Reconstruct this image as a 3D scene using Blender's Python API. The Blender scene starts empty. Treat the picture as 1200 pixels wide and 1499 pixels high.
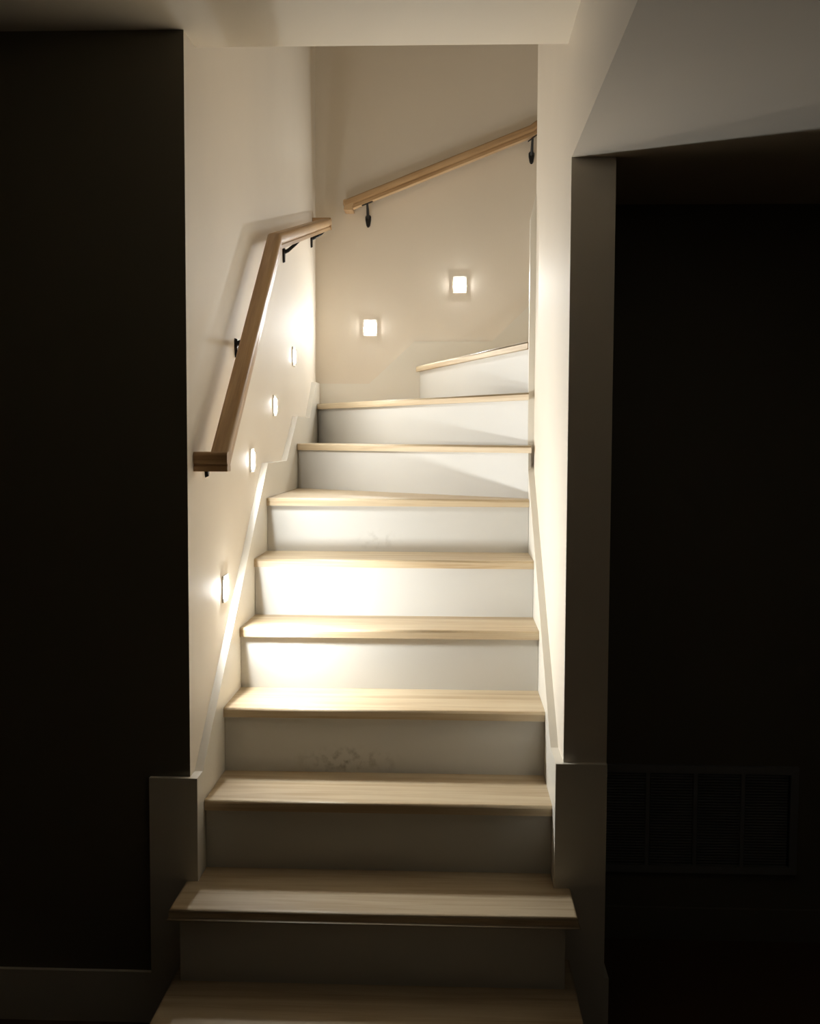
import bpy, bmesh, math, random
from mathutils import Vector, Matrix
random.seed(4)
S = bpy.context.scene
C = bpy.data.collections.new('scene'); S.collection.children.link(C)

# ------------------------------------------------------------ camera, exposure
CAMP = Vector((0.6617, -2.891, 1.3531)); YAW, PIT, ROLL, F = 0.0385, 0.0663, 0.0043, 1618.84
cam = bpy.data.objects.new('camera', bpy.data.cameras.new('camera')); C.objects.link(cam)
fw = Vector((-math.sin(YAW)*math.cos(PIT), math.cos(YAW)*math.cos(PIT), -math.sin(PIT)))
rt = Vector((math.cos(YAW), math.sin(YAW), 0)); up = rt.cross(fw)
r2 = rt*math.cos(ROLL)+up*math.sin(ROLL); u2 = up*math.cos(ROLL)-rt*math.sin(ROLL)
m = Matrix((r2, u2, -fw)).transposed().to_4x4(); m.translation = CAMP
cam.matrix_world = m
cam.data.sensor_fit = 'HORIZONTAL'; cam.data.sensor_width = 36; cam.data.lens = 36*F/1200
cam.data.clip_start = .02
S.camera = cam
S.view_settings.view_transform = 'Standard'; S.view_settings.look = 'None'
S.view_settings.gamma = 1; S.view_settings.use_curve_mapping = False
S.view_settings.exposure = 0.6
w = bpy.data.worlds.new('world'); S.world = w; w.use_nodes = True
w.node_tree.nodes['Background'].inputs[0].default_value = (.5, .5, .5, 1)
w.node_tree.nodes['Background'].inputs[1].default_value = 0.0
LAMP, LAMP_BACK, LAMP_LOW = 170.0, 310.0, 700.0    # radiance of the step light lenses; the lowest one burns brightest
LAMP_COL = (.97, 1.0, 1.0, 1)

# ------------------------------------------------------------ materials
def lin(r, g, b):
    f = lambda c: (c/255/12.92 if c/255 <= .04045 else ((c/255+.055)/1.055)**2.4)
    return (f(r), f(g), f(b), 1)
def newmat(name):
    M = bpy.data.materials.new(name); M.use_nodes = True
    nt = M.node_tree; return M, nt, nt.nodes, nt.links, nt.nodes['Principled BSDF']
def paint(name, col, rough, bump=.15, scale=260, mott=.03, streak=0, coord='Object'):
    M, nt, N, L, B = newmat(name)
    tc = N.new('ShaderNodeTexCoord')
    n1 = N.new('ShaderNodeTexNoise'); n1.inputs['Scale'].default_value = 2.2; n1.inputs['Detail'].default_value = 4
    L.new(tc.outputs[coord], n1.inputs['Vector'])
    mr = N.new('ShaderNodeMapRange'); mr.inputs['From Min'].default_value = .3; mr.inputs['From Max'].default_value = .7
    mr.inputs['To Min'].default_value = 1-mott; mr.inputs['To Max'].default_value = 1+mott
    L.new(n1.outputs['Fac'], mr.inputs['Value'])
    mx = N.new('ShaderNodeMix'); mx.data_type = 'RGBA'; mx.blend_type = 'MULTIPLY'; mx.inputs[0].default_value = 1
    mx.inputs[6].default_value = col; L.new(mr.outputs[0], mx.inputs[7]); L.new(mx.outputs[2], B.inputs['Base Color'])
    B.inputs['Roughness'].default_value = rough
    n2 = N.new('ShaderNodeTexNoise'); n2.inputs['Scale'].default_value = scale; n2.inputs['Detail'].default_value = 3
    if streak:
        mp = N.new('ShaderNodeMapping'); mp.inputs['Scale'].default_value = (1, 1, .12)
        L.new(tc.outputs[coord], mp.inputs['Vector']); L.new(mp.outputs[0], n2.inputs['Vector'])
    else: L.new(tc.outputs[coord], n2.inputs['Vector'])
    bp = N.new('ShaderNodeBump'); bp.inputs['Strength'].default_value = bump; bp.inputs['Distance'].default_value = .001
    L.new(n2.outputs['Fac'], bp.inputs['Height']); L.new(bp.outputs[0], B.inputs['Normal'])
    return M
def wood(name, c1, c2, c3, rough):
    M, nt, N, L, B = newmat(name)
    tc = N.new('ShaderNodeTexCoord'); oi = N.new('ShaderNodeObjectInfo')
    mp = N.new('ShaderNodeMapping'); L.new(tc.outputs['UV'], mp.inputs['Vector'])
    mp.inputs['Scale'].default_value = (1.6, 26, 1)
    cx = N.new('ShaderNodeCombineXYZ'); mu = N.new('ShaderNodeMath'); mu.operation = 'MULTIPLY'; mu.inputs[1].default_value = 37
    L.new(oi.outputs['Random'], mu.inputs[0]); L.new(mu.outputs[0], cx.inputs[0]); L.new(mu.outputs[0], cx.inputs[2])
    L.new(cx.outputs[0], mp.inputs['Location'])
    n1 = N.new('ShaderNodeTexNoise'); n1.inputs['Scale'].default_value = 1; n1.inputs['Detail'].default_value = 6; n1.inputs['Distortion'].default_value = .7
    L.new(mp.outputs[0], n1.inputs['Vector'])
    mp2 = N.new('ShaderNodeMapping'); mp2.inputs['Scale'].default_value = (5, 10, 1); L.new(mp.outputs[0], mp2.inputs['Vector'])
    n2 = N.new('ShaderNodeTexNoise'); n2.inputs['Scale'].default_value = 1.2; n2.inputs['Detail'].default_value = 3
    L.new(mp2.outputs[0], n2.inputs['Vector'])
    cr = N.new('ShaderNodeValToRGB'); e = cr.color_ramp.elements
    e[0].position = .3; e[0].color = c1; e[1].position = .72; e[1].color = c3
    k = e.new(.5); k.color = c2
    ad = N.new('ShaderNodeMath'); ad.operation = 'MULTIPLY_ADD'; ad.inputs[1].default_value = .35
    sb = N.new('ShaderNodeMath'); sb.operation = 'SUBTRACT'; sb.inputs[1].default_value = .175
    L.new(n2.outputs['Fac'], ad.inputs[0]); L.new(n1.outputs['Fac'], ad.inputs[2]); L.new(ad.outputs[0], sb.inputs[0])
    L.new(sb.outputs[0], cr.inputs['Fac']); L.new(cr.outputs[0], B.inputs['Base Color'])
    B.inputs['Roughness'].default_value = rough
    bp = N.new('ShaderNodeBump'); bp.inputs['Strength'].default_value = .12; bp.inputs['Distance'].default_value = .001
    L.new(n2.outputs['Fac'], bp.inputs['Height']); L.new(bp.outputs[0], B.inputs['Normal'])
    return M
def scuffed(name, col, rough, cx, cz, rx, rz, amt=1):
    """white riser paint with a patch of grey scuff marks at (cx, cz) in the riser's own coordinates"""
    M = paint(name, col, rough, .08, 180, .02)
    nt = M.node_tree; N, L = nt.nodes, nt.links; B = N['Principled BSDF']
    src = B.inputs['Base Color'].links[0].from_socket
    tc = N.new('ShaderNodeTexCoord')
    mp = N.new('ShaderNodeMapping'); mp.inputs['Location'].default_value = (-cx/rx, 0, -cz/rz); mp.inputs['Scale'].default_value = (1/rx, 0, 1/rz)
    L.new(tc.outputs['Object'], mp.inputs['Vector'])
    ln = N.new('ShaderNodeVectorMath'); ln.operation = 'LENGTH'; L.new(mp.outputs[0], ln.inputs[0])
    a = N.new('ShaderNodeMapRange'); a.inputs['From Min'].default_value = 0; a.inputs['From Max'].default_value = 1
    a.inputs['To Min'].default_value = 1; a.inputs['To Max'].default_value = 0; L.new(ln.outputs['Value'], a.inputs['Value'])
    n = N.new('ShaderNodeTexNoise'); n.inputs['Scale'].default_value = 38; n.inputs['Detail'].default_value = 5; L.new(tc.outputs['Object'], n.inputs['Vector'])
    b = N.new('ShaderNodeMapRange'); b.inputs['From Min'].default_value = .48; b.inputs['From Max'].default_value = .72
    b.inputs['To Min'].default_value = 0; b.inputs['To Max'].default_value = 1; L.new(n.outputs['Fac'], b.inputs['Value'])
    mu = N.new('ShaderNodeMath'); mu.operation = 'MULTIPLY'; a.inputs['To Min'].default_value = amt; L.new(a.outputs[0], mu.inputs[0]); L.new(b.outputs[0], mu.inputs[1])
    mx = N.new('ShaderNodeMix'); mx.data_type = 'RGBA'; L.new(mu.outputs[0], mx.inputs[0]); L.new(src, mx.inputs[6])
    mx.inputs[7].default_value = lin(120, 112, 98); L.new(mx.outputs[2], B.inputs['Base Color'])
    return M
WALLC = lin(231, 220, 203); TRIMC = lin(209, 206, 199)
M_wall = paint('wall_paint', WALLC, .62, .2, 200, .02, 1)
M_room_shaded = paint('room_wall_shaded', lin(120, 114, 98), .6, .2, 200, .02)  # wall colour darkened: the dimness of the room is put into it
M_ceil = paint('ceiling_paint', lin(232, 222, 204), .7, .15, 150, .02)
M_dark = paint('room_darkened', lin(92, 88, 78), .6, .15, 200, .03)  # unseen room walls, coloured dark so they bounce less light
M_trim = paint('trim_paint', lin(232, 226, 213), .35, .06, 120, .02)
M_riser = paint('riser_paint', TRIMC, .42, .08, 150, .025)
M_scuff3 = scuffed('riser_paint_scuffed_low', TRIMC, .42, .36, .035, .17, .05)
M_scuff6 = scuffed('riser_paint_scuffed', TRIMC, .42, .40, .04, .09, .045, .4)
M_oak = wood('oak_tread', lin(186, 160, 124), lin(206, 185, 152), lin(217, 200, 170), .48)
M_rail = wood('oak_rail', lin(164, 128, 88), lin(190, 154, 112), lin(204, 172, 132), .36)
M_floor = wood('floor_oak', lin(84, 62, 40), lin(98, 74, 50), lin(110, 84, 58), .4)  # oak darkened in colour so the room floor bounces little light
M_black, _, _, _, B_ = newmat('black_metal'); B_.inputs['Base Color'].default_value = (.012, .011, .011, 1); B_.inputs['Metallic'].default_value = .5; B_.inputs['Roughness'].default_value = .35
M_grille = paint('grille_enamel', lin(140, 142, 142), .45, .05, 100, .02)
M_void = paint('duct_dark', lin(22, 22, 22), .8, .05, 100, .02)
M_plate = paint('plate_plastic', lin(228, 222, 208), .4, .03, 100, .01)
def lens_mat(name, power):
    M, _nt, _N, _L, B = newmat(name); B.inputs['Base Color'].default_value = (.9, .9, .9, 1)
    B.inputs['Emission Color'].default_value = LAMP_COL; B.inputs['Emission Strength'].default_value = power
    return M
M_lens = lens_mat('light_lens', LAMP); M_lens_low = lens_mat('light_lens_bright', LAMP_LOW); M_lens_back = lens_mat('light_lens_back_wall', LAMP_BACK)
M_lens_second = lens_mat('light_lens_second', 200); M_lens_corner = lens_mat('light_lens_corner', 230)

# ------------------------------------------------------------ helpers
def link(name, bm, mat, parent=None, loc=(0, 0, 0), rotz=0, smooth=False):
    bmesh.ops.recalc_face_normals(bm, faces=bm.faces)
    me = bpy.data.meshes.new(name); bm.to_mesh(me); bm.free(); me.materials.append(mat)
    if smooth:
        me.polygons.foreach_set('use_smooth', [True]*len(me.polygons))
        me.set_sharp_from_angle(angle=math.radians(40))
    o = bpy.data.objects.new(name, me); C.objects.link(o); o.parent = parent
    o.location = loc; o.rotation_euler = (0, 0, rotz)
    return o
def tag(o, label, cat, group=None):
    o['label'] = label; o['category'] = cat
    if group: o['group'] = group
    return o
def thing(name, label, cat, loc=(0, 0, 0), group=None):
    o = bpy.data.objects.new(name, None); C.objects.link(o); o.location = loc; o.empty_display_size = .1
    return tag(o, label, cat, group)
def add_box(bm, x0, x1, y0, y1, z0, z1):
    v = [bm.verts.new(p) for p in ((x0,y0,z0),(x1,y0,z0),(x1,y1,z0),(x0,y1,z0),(x0,y0,z1),(x1,y0,z1),(x1,y1,z1),(x0,y1,z1))]
    for f in ((0,3,2,1),(4,5,6,7),(0,1,5,4),(1,2,6,5),(2,3,7,6),(3,0,4,7)): bm.faces.new([v[i] for i in f])
def add_prism(bm, pts, axis, a, b):
    """polygon given in the two other axes, extruded from a to b along axis (0 x, 1 y, 2 z)"""
    def mk(p, t): return ((t, p[0], p[1]), (p[0], t, p[1]), (p[0], p[1], t))[axis]
    A = [bm.verts.new(mk(p, a)) for p in pts]; B = [bm.verts.new(mk(p, b)) for p in pts]
    bm.faces.new(A); bm.faces.new(B[::-1]); n = len(pts)
    for i in range(n): bm.faces.new((A[i], A[(i+1) % n], B[(i+1) % n], B[i]))
def struct(name, bm, mat, label=None, parent=None):
    o = link(name, bm, mat, parent)
    if parent is None: o['kind'] = 'structure'
    if label: o['label'] = label
    return o
def boxes(*bs):
    bm = bmesh.new()
    for b in bs: add_box(bm, *b)
    return bm
def bevel_all(bm, r, seg=1, ang=30):
    es = [e for e in bm.edges if len(e.link_faces) == 2 and e.calc_face_angle(0) > math.radians(ang)]
    bmesh.ops.bevel(bm, geom=es, offset=r, segments=seg, profile=.5, affect='EDGES', clamp_overlap=True)

# ------------------------------------------------------------ dimensions (metres; x right, y into the stairwell, z up, 0 = first tread)
XL, XR, W, TW = -.022, .953, .932, .111
YB, YE, YF = 2.617, 1.138, -.062
FL, ZC, ZS, ZTOP = -.20, 2.376, 2.056, 5.0
RUN, RISE, OH, TT = .254, .19, .018, .027
X0, X1, Y0, YR = -3.0, 3.2, -5.0, .50

# ------------------------------------------------------------ the setting
struct('floor', boxes((X0-.12, X1+.12, Y0-.12, YR+.12, FL-.1, FL)), M_floor)
wf = struct('wall_front_left', boxes((X0, XL, YF, .064, FL, ZC)), M_wall)
wf.data.materials.append(M_room_shaded)
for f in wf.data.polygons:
    if f.normal.y < -.5: f.material_index = 1  # face towards the room: its shade is put into the colour
struct('wall_left', boxes((XL-.12, XL, .064, YB, FL, ZTOP)), M_wall)
struct('wall_back', boxes((XL-.12, X1+.12, YB, YB+.12, FL, ZTOP)), M_wall)
struct('wall_right', boxes((XR, XR+TW, YF, YE, FL, ZTOP)), M_wall)
struct('wall_upper_right', boxes((XR+TW, X1, YE-TW, YE, ZS, ZTOP)), M_wall)
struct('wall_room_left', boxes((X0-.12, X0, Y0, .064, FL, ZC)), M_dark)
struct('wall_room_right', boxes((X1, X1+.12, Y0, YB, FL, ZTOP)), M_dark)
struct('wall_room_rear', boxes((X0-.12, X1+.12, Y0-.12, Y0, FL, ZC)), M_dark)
struct('wall_recess', boxes((XR+TW, X1, YR, YR+.12, FL, ZS)), M_room_shaded)  # gloom of the recess put into the wall colour
struct('ceiling', boxes((X0-.12, XR, Y0-.12, .064, ZC, ZC+.28)), M_ceil)
struct('ceiling_bulkhead', boxes((XR, X1+.12, Y0-.12, YF, ZS, ZC+.28), (XR+TW, X1+.12, YF, YR+.12, ZS, ZC+.28)), M_wall)
struct('wall_upper_front', boxes((XL-.12, XR, -.056, .064, ZC+.28, ZTOP)), M_wall)
struct('ceiling_upper', boxes((XL-.24, X1+.24, -.1, YB+.24, ZTOP, ZTOP+.1)), M_ceil)

# skirting of the stair: left board with its stepped top, back board, right board, corner board
def trim(name, pts, axis, a, b, label):
    bm = bmesh.new(); add_prism(bm, pts, axis, a, b); bevel_all(bm, .002)
    return struct(name, bm, M_trim, label)
trim('trim_1', [(YF, .464), (-.012, .464), (1.050, 1.263), (1.50, 1.263), (1.817, 1.446), (2.22, 1.446), (2.448, 1.623), (YB, 1.623), (YB, 1.3), (2.2, 1.2), (1.5, 1.0), (.9, .7), (.4, .3), (.1, FL), (YF, FL)],
     0, XL, 0, 'white skirting board climbing the left stair wall in angled steps')
trim('trim_2', [(0, 1.3), (0, 1.623), (.246, 1.623), (.469, 1.831), (.850, 1.831), (1.045, 2.02), (1.4, 2.29), (2.0, 2.74), (2.0, 2.2), (1.2, 1.6), (.6, 1.45)],
     1, YB-.016, YB, 'white stepped skirting board on the back wall of the turn')
trim('trim_3', [(YF, .518), (.075, .518), (1.119, 1.262), (1.119, 1.1), (.9, .7), (.4, .3), (.1, FL), (YF, FL)],
     0, W, XR, 'white skirting board sloping down the right stair wall')
trim('trim_4', [(W, 1.2), (W, 2.135), (W+.018, 2.215), (XR+.004, 2.232), (XR+.004, 1.2)],
     1, 1.120, YE+.012, 'narrow white board with a slanted top at the end of the right wall')
# plinth boards on the wall ends and the baseboards
trim('trim_5', [(-.127, FL), (-.127, .464), (0, .464), (0, FL)], 1, YF-.016, YF, 'flat white board at the foot of the wall left of the stairs')
trim('trim_6', [(W, FL), (W, .518), (XR+TW, .518), (XR+TW, FL)], 1, YF-.016, YF, 'flat white board at the foot of the wall end right of the stairs')
def baseboard(name, bs, mat=None):
    bm = boxes(*bs); bevel_all(bm, .003, 2); return struct(name, bm, mat or M_trim)
baseboard('baseboard_left', [(X0, -.127, YF-.013, YF, FL, -.062)])
baseboard('baseboard_right', [(XR+TW, XR+TW+.013, YF-.013, YR-.014, FL, -.05)])
baseboard('baseboard_recess', [(XR+TW, X1, YR-.014, YR, FL, -.10)], M_room_shaded)  # trim in the darkened colour, standing in for the recess shade

# ------------------------------------------------------------ staircase
stair = thing('staircase', 'oak staircase with white risers climbing and turning right between walls', 'staircase', (0, 0, FL))
def tread(poly, z, front=1, t=TT, r=.012):
    """poly in world xy, its first `front` edges (0-1, 1-2, ...) are nosings; local x runs along edge 0"""
    a, b = Vector(poly[0]), Vector(poly[1]); d = (b-a).normalized(); ang = math.atan2(d.y, d.x)
    R = Matrix.Rotation(-ang, 2)
    loc = [R @ (Vector(p)-a) for p in poly]
    bm = bmesh.new(); add_prism(bm, [tuple(p) for p in loc], 2, -t, 0)
    es = []
    for k in front if isinstance(front, (list, tuple)) else range(front):
        p, q = loc[k], loc[(k+1) % len(loc)]
        for e in bm.edges:
            s = [v.co.xy for v in e.verts]
            if abs(e.verts[0].co.z-e.verts[1].co.z) < 1e-6 and (((s[0]-p).length < 1e-5 and (s[1]-q).length < 1e-5) or ((s[1]-p).length < 1e-5 and (s[0]-q).length < 1e-5)): es.append(e)
    lo = [e for e in es if e.verts[0].co.z < -t/2]; hi = [e for e in es if e.verts[0].co.z > -t/2]
    bmesh.ops.bevel(bm, geom=hi, offset=min(r, .0075), segments=5, profile=.5, affect='EDGES')
    lo = [e for e in lo if e.is_valid]
    bmesh.ops.bevel(bm, geom=lo, offset=.006, segments=3, profile=.5, affect='EDGES')
    uv = bm.loops.layers.uv.new('UVMap')
    for f in bm.faces:
        for l in f.loops: l[uv].uv = (l.vert.co.x, l.vert.co.y+l.vert.co.z*1.7)
    o = link('tread', bm, M_oak, stair, (a.x, a.y, z-FL), ang)
    for f in o.data.polygons: f.use_smooth = 1e-3 < abs(f.normal.z) < .999
    return o
def riser(p, q, z0, z1, mat=None, t=.018):
    """board whose front face runs from p to q"""
    a, b = Vector(p), Vector(q); d = b-a; ang = math.atan2(d.y, d.x)
    bm = boxes((0, d.length, 0, t, 0, z1-z0)); bevel_all(bm, .001)
    return link('riser', bm, mat or M_riser, stair, (a.x, a.y, z0-FL), ang)
ny = lambda i: (i-2)*RUN
# two lowest steps stand proud of the walls
XA, XB, YP = -.033, .975, YF-.0165
tread([(XA, ny(0)), (XB, ny(0)), (XB, YP), (XA, YP)], 0, [0, 1, 3])
tread([(XA, ny(1)), (XB, ny(1)), (XB, YP), (W-.001, YP), (W-.001, .018), (.001, .018), (.001, YP), (XA, YP)], RISE, [0, 1, 7])
for i in (0, 1):
    z0 = FL if i == 0 else 0
    riser((-.009, ny(i)+OH), (.946, ny(i)+OH), z0, i*RISE-TT)
    for x in (-.009, .946-.018):
        bm = boxes((0, .018, 0, YP-(ny(i)+OH+.018), 0, i*RISE-TT-z0))
        link('side_panel', bm, M_riser, stair, (x, ny(i)+OH+.018, z0-FL))
for i in range(2, 7):
    last = [(W-.0005, ny(i+1)+OH), (.0005, ny(i+1)+OH)] if i < 6 else [(W-.0005, 1.09), (.0005, 1.825)]
    tread([(.0005, ny(i)), (W-.0005, ny(i))]+last, i*RISE)
    riser((.001, ny(i)+OH), (W-.001, ny(i)+OH), (i-1)*RISE, i*RISE-TT, {3: M_scuff3, 6: M_scuff6}.get(i))
# winders: nosing line right end, left end, and the outline behind
def off(p, q, d):
    a, b = Vector(p), Vector(q); n = Vector((-(b-a).y, (b-a).x)).normalized()*d
    return tuple(a+n), tuple(b+n)
N7 = ((.001, 1.789), (.940, 1.057)); N8 = ((.001, 2.478), (W-.0005, 1.100)); N9 = ((.477, YB-.017), (W-.0005, 1.19))
tread([N7[0], N7[1], (.940, 1.1195), (W-.0005, 1.1195), (.001, 2.51)], 7*RISE)
tread([N8[0], N8[1], (W-.0005, 1.22), (.50, YB-.017), (.001, YB-.017)], 8*RISE)
tread([N9[0], N9[1], (W+.0, YE+.08), (1.12, YE+.013), (1.12, YB-.017)], 9*RISE)
for k, Nn in ((7, N7), (8, N8), (9, N9)):
    a, b = off(*Nn, .018)
    dv = (Vector(b)-Vector(a)).normalized()
    a, b = Vector(a), Vector(b)
    a = a+dv*((.0012-a.x)/dv.x) if k != 9 else a+dv*((YB-.018-a.y)/dv.y)
    b = a+dv*(({7: W-.0005, 8: W-.0005, 9: W+.008}[k]-a.x)/dv.x)
    riser(a, b, (k-1)*RISE, k*RISE-TT)
for j in range(5):          # the flight that climbs away to the right
    x = 1.10+j*RUN; k = 10+j
    tread([(x, YB-.017), (x, YE+.001), (x+RUN+OH, YE+.001), (x+RUN+OH, YB-.017)], k*RISE)
    riser((x+OH, YB-.018), (x+OH, YE+.001), (k-1)*RISE, k*RISE-TT)

# ------------------------------------------------------------ handrails
PROF = [(-.017, 0), (.017, 0), (.0225, -.003), (.0250, -.009), (.0250, -.026), (.0225, -.031), (.0185, -.033), (.0185, -.036),
        (.0215, -.039), (.0215, -.052), (-.0215, -.052), (-.0215, -.039), (-.0185, -.036), (-.0185, -.033), (-.0225, -.031),
        (-.0250, -.026), (-.0250, -.009), (-.0225, -.003)]
def sweep(bm, path, uv):
    path = [Vector(p) for p in path]; n = len(path); ds = [(path[i+1]-path[i]).normalized() for i in range(n-1)]
    frames = []
    for d in ds:
        s = d.cross(Vector((0, 0, 1))).normalized(); frames.append((s, s.cross(d)))
    L0 = 0
    for k in range(n-1):
        s, u = frames[k]; d = ds[k]; rings = []
        for j in (k, k+1):
            if j == 0 or j == n-1: nn = d
            else: nn = (ds[j-1]+ds[j]).normalized()
            ring = []
            for a, b in PROF:
                q = path[j]+s*a+u*b; t = (path[j]-q).dot(nn)/d.dot(nn); ring.append(bm.verts.new(q+d*t))
            rings.append(ring)
        m_ = len(PROF); ln = (path[k+1]-path[k]).length; per = 0
        for i in range(m_):
            p0, p1 = PROF[i], PROF[(i+1) % m_]; w_ = math.hypot(p1[0]-p0[0], p1[1]-p0[1])
            f = bm.faces.new((rings[0][i], rings[0][(i+1) % m_], rings[1][(i+1) % m_], rings[1][i]))
            for l, c in zip(f.loops, ((L0, per), (L0, per+w_), (L0+ln, per+w_), (L0+ln, per))): l[uv].uv = c
            per += w_
        if k == 0: bm.faces.new(rings[0])
        if k == n-2: bm.faces.new(rings[1][::-1])
        L0 += ln
def rail_part(name, paths, parent):
    base = Vector(parent.location)
    bm = bmesh.new(); uv = bm.loops.layers.uv.new('UVMap')
    for p in paths: sweep(bm, [Vector(q)-base for q in p], uv)
    bmesh.ops.remove_doubles(bm, verts=bm.verts, dist=1e-5)
    return link(name, bm, M_rail, parent, smooth=True)
def bracket(parent, wp, n, rail_under, rd):
    """wp on the wall, n out of the wall, rail_under the point under the rail, rd the rail's direction"""
    base = Vector(parent.location); wp = Vector(wp)-base; ru = Vector(rail_under)-base; n = Vector(n); rd = Vector(rd).normalized()
    side = Vector((0, 0, 1)).cross(n)
    bm = bmesh.new()                                      # arm: tapered, out of the wall and up to the rail
    pts = [wp+n*.004+Vector((0, 0, .010)), wp+n*.020+Vector((0, 0, .017)), ru-n*.014+Vector((0, 0, -.016)), ru+Vector((0, 0, -.002))]
    rad = [.0085, .0075, .006, .0055]; prev = None
    for p_, r_, i in zip(pts, rad, range(4)):
        d = (pts[min(i+1, 3)]-pts[max(i-1, 0)]).normalized(); a_ = side; b_ = d.cross(a_).normalized()
        ring = [bm.verts.new(p_+a_*r_*math.cos(t)+b_*r_*math.sin(t)) for t in [k*math.pi/4 for k in range(8)]]
        if prev:
            for k in range(8): bm.faces.new((prev[k], prev[(k+1) % 8], ring[(k+1) % 8], ring[k]))
        else: bm.faces.new(ring)
        prev = ring
    bm.faces.new(prev[::-1])
    o = link('bracket', bm, M_black, parent, smooth=True)
    bm = bmesh.new()                                      # tapered wall plate
    out = [(-.009, .028), (.009, .028), (.0145, .020), (.0145, .004), (.0095, -.024), (.004, -.032), (-.004, -.032), (-.0095, -.024), (-.0145, .004), (-.0145, .020)]
    A = [bm.verts.new(wp+side*a+Vector((0, 0, b))+n*.0) for a, b in out]; B = [bm.verts.new(wp+side*a*.82+Vector((0, 0, b*.88))+n*.009) for a, b in out]
    bm.faces.new(A); bm.faces.new(B[::-1])
    for k in range(len(out)): bm.faces.new((A[k], A[(k+1) % len(out)], B[(k+1) % len(out)], B[k]))
    link('wall_plate', bm, M_black, o, smooth=True)
    bm = bmesh.new(); s2 = rd.cross(Vector((0, 0, 1))).normalized(); u_ = s2.cross(rd)
    vs = [[bm.verts.new(ru+rd*a+s2*b+u_*c) for a, b in ((-.028, -.009), (.028, -.009), (.028, .009), (-.028, .009))] for c in (-.0035, 0)]
    bm.faces.new(vs[0]); bm.faces.new(vs[1][::-1])
    for k in range(4): bm.faces.new((vs[0][k], vs[0][(k+1) % 4], vs[1][(k+1) % 4], vs[1][k]))
    link('saddle', bm, M_black, o)

CX = .043
hr = thing('handrail', 'oak handrail bent to follow the left wall on four black brackets', 'handrail', (XL, .025, 1.27), 'oak handrails of the staircase')
K0, K1, K2 = Vector((CX, .020, 1.316)), Vector((CX, .950, 2.055)), Vector((CX, 2.520, 2.414))
rail_part('rail', [[K0, K1, K2]], hr)
rail_part('rail_return', [[(XL, .026, 1.316), (CX+.025, .026, 1.316)]], hr)
rail_part('rail_return', [[(XL, 2.512, 2.413), (CX+.024, 2.512, 2.413)]], hr)
dA, dB = (K1-K0).normalized(), (K2-K1).normalized()
def under(y):
    P, D, Q = (K0, dA, K1) if y < K1.y else (K1, dB, K2)
    t = (y-P.y)/D.y; p = P+D*t; return Vector((CX, y, p.z-.052/D.y)), D
for y, z in ((.145, 1.275), (.575, 1.636), (1.561, 2.083), (2.43, 2.290)):
    u_, d_ = under(y); bracket(hr, (XL, y, z), (1, 0, 0), u_, d_)
br = thing('handrail', 'short oak handrail rising to the right across the back wall', 'handrail', (.125, YB, 2.44), 'oak handrails of the staircase')
CY = YB-.067
J0, J1, J2 = Vector((.124, CY, 2.503)), Vector((1.020, CY, 2.853)), Vector((2.2, CY, 2.853+1.18*.748))
rail_part('rail', [[J0, J1, J2]], br)
rail_part('rail_return', [[(.148, YB, 2.507), (.148, CY-.024, 2.507)]], br)
dC = (J1-J0).normalized(); dD = (J2-J1).normalized()
for x, z in ((.238, 2.420), (1.034, 2.722), (1.95, 3.41)):
    P, D = (J0, dC) if x < J1.x else (J1, dD)
    p = P+D*((x-P.x)/D.x); bracket(br, (x, YB, z), (0, -1, 0), (x, CY, p.z-.052/D.x), D)

# ------------------------------------------------------------ step lights
def step_light(pos, n, label, mat=None):
    o = thing('step_light', label, 'light', pos, 'small square step lights set in the stair walls')
    n = Vector(n); ang = math.atan2(n.y, n.x)-math.pi/2           # local +y looks out of the wall
    bm = boxes((-.033, .033, 0, .005, -.040, .040)); bevel_all(bm, .002, 2)
    link('face_plate', bm, M_plate, o, rotz=ang)
    bm = bmesh.new(); h = .027                                      # softly domed square lens
    for k, (s, y) in enumerate(((1, .0045), (1, .0052), (.9, .0075), (.5, .009))):
        ring = [bm.verts.new((a*h*s, y, b*h*s)) for a, b in ((-1, -.8), (-.8, -1), (.8, -1), (1, -.8), (1, .8), (.8, 1), (-.8, 1), (-1, .8))]
        if k: 
            for i in range(8): bm.faces.new((prev[i], prev[(i+1) % 8], ring[(i+1) % 8], ring[i]))
        else: bm.faces.new(ring)
        prev = ring
    bm.faces.new(prev[::-1])
    link('lens', bm, mat or M_lens, o, rotz=ang)
for y, z, lb in ((.385, .902, 'lit step light lowest on the left wall, nearest the bottom steps'),
                 (.848, 1.277, 'lit step light on the left wall just right of the handrail foot'),
                 (1.327, 1.476, 'lit step light on the left wall, third counting up from the bottom'),
                 (1.838, 1.700, 'lit step light on the left wall, highest and nearest the back corner')):
    step_light((XL, y, z), (1, 0, 0), lb, M_lens_low if y < .5 else M_lens_second if y < 1 else None)
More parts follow.
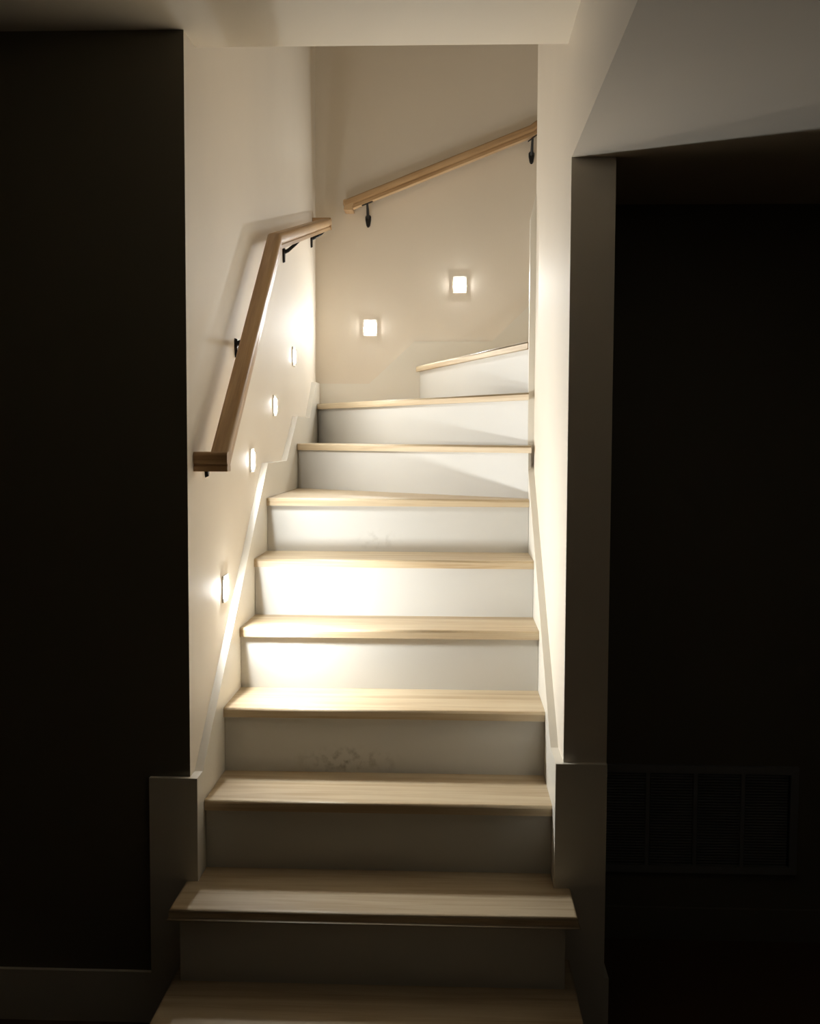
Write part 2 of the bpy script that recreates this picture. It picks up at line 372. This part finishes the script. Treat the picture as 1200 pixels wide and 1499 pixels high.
for x, z, lb in ((.249, 1.899, 'lower lit step light on the back wall, near the left corner'),
                 (.690, 2.109, 'higher lit step light on the back wall, right of the other'),
                 (1.155, 2.335, 'added unseen step light on the back wall behind the end of the right wall'),  # added lamp out of view, to brighten the back wall
                 (1.62, 2.66, 'added unseen step light on the back wall halfway up the hidden upper flight')):  # second added lamp out of view, for more bounce onto the back wall
    step_light((x, YB, z), (0, -1, 0), lb, M_lens_corner if x < .5 else M_lens_back if x < 1 else M_lens)

# ------------------------------------------------------------ return air grille on the recess wall
GX = [1.126, 1.271, 1.417, 1.562, 1.707]; GZ0, GZ1 = .036, .326
gr = thing('air_return_grille', 'wide white slatted air return grille low on the dark recess wall', 'vent', (1.42, YR, GZ0-.024))
def gpart(name, bs, mat, bev=.0015):
    bm = boxes(*[(a-1.42, b-1.42, c-YR, d-YR, e-(GZ0-.024), f-(GZ0-.024)) for a, b, c, d, e, f in bs])
    if bev: bevel_all(bm, bev)
    return link(name, bm, mat, gr)
gpart('backing', [(GX[0], GX[-1], YR-.002, YR, GZ0, GZ1)], M_void, 0)
gpart('frame', [(GX[0]-.024, GX[-1]+.024, YR-.012, YR, GZ1, GZ1+.024), (GX[0]-.024, GX[-1]+.024, YR-.012, YR, GZ0-.024, GZ0),
                (GX[0]-.024, GX[0], YR-.012, YR, GZ0, GZ1), (GX[-1], GX[-1]+.024, YR-.012, YR, GZ0, GZ1)], M_grille)
for x in GX[1:-1]: gpart('divider', [(x-.006, x+.006, YR-.012, YR-.002, GZ0, GZ1)], M_grille)
NS = 33; pitch = (GZ1-GZ0)/NS
bm = bmesh.new(); hw = (GX[1]-GX[0])/2-.008
add_prism(bm, [(-.011, -.0032), (-.011, -.0004), (-.0025, .0016), (-.0025, .0)], 0, -hw, hw)
slat0 = link('slat', bm, M_grille, gr)
first = True
for s in range(4):
    for k in range(NS):
        o = slat0 if first else slat0.copy()
        if not first: C.objects.link(o); o.parent = gr
        first = False
        o.location = ((GX[s]+GX[s+1])/2-1.42, 0, GZ0+pitch*(k+.5)-(GZ0-.024))
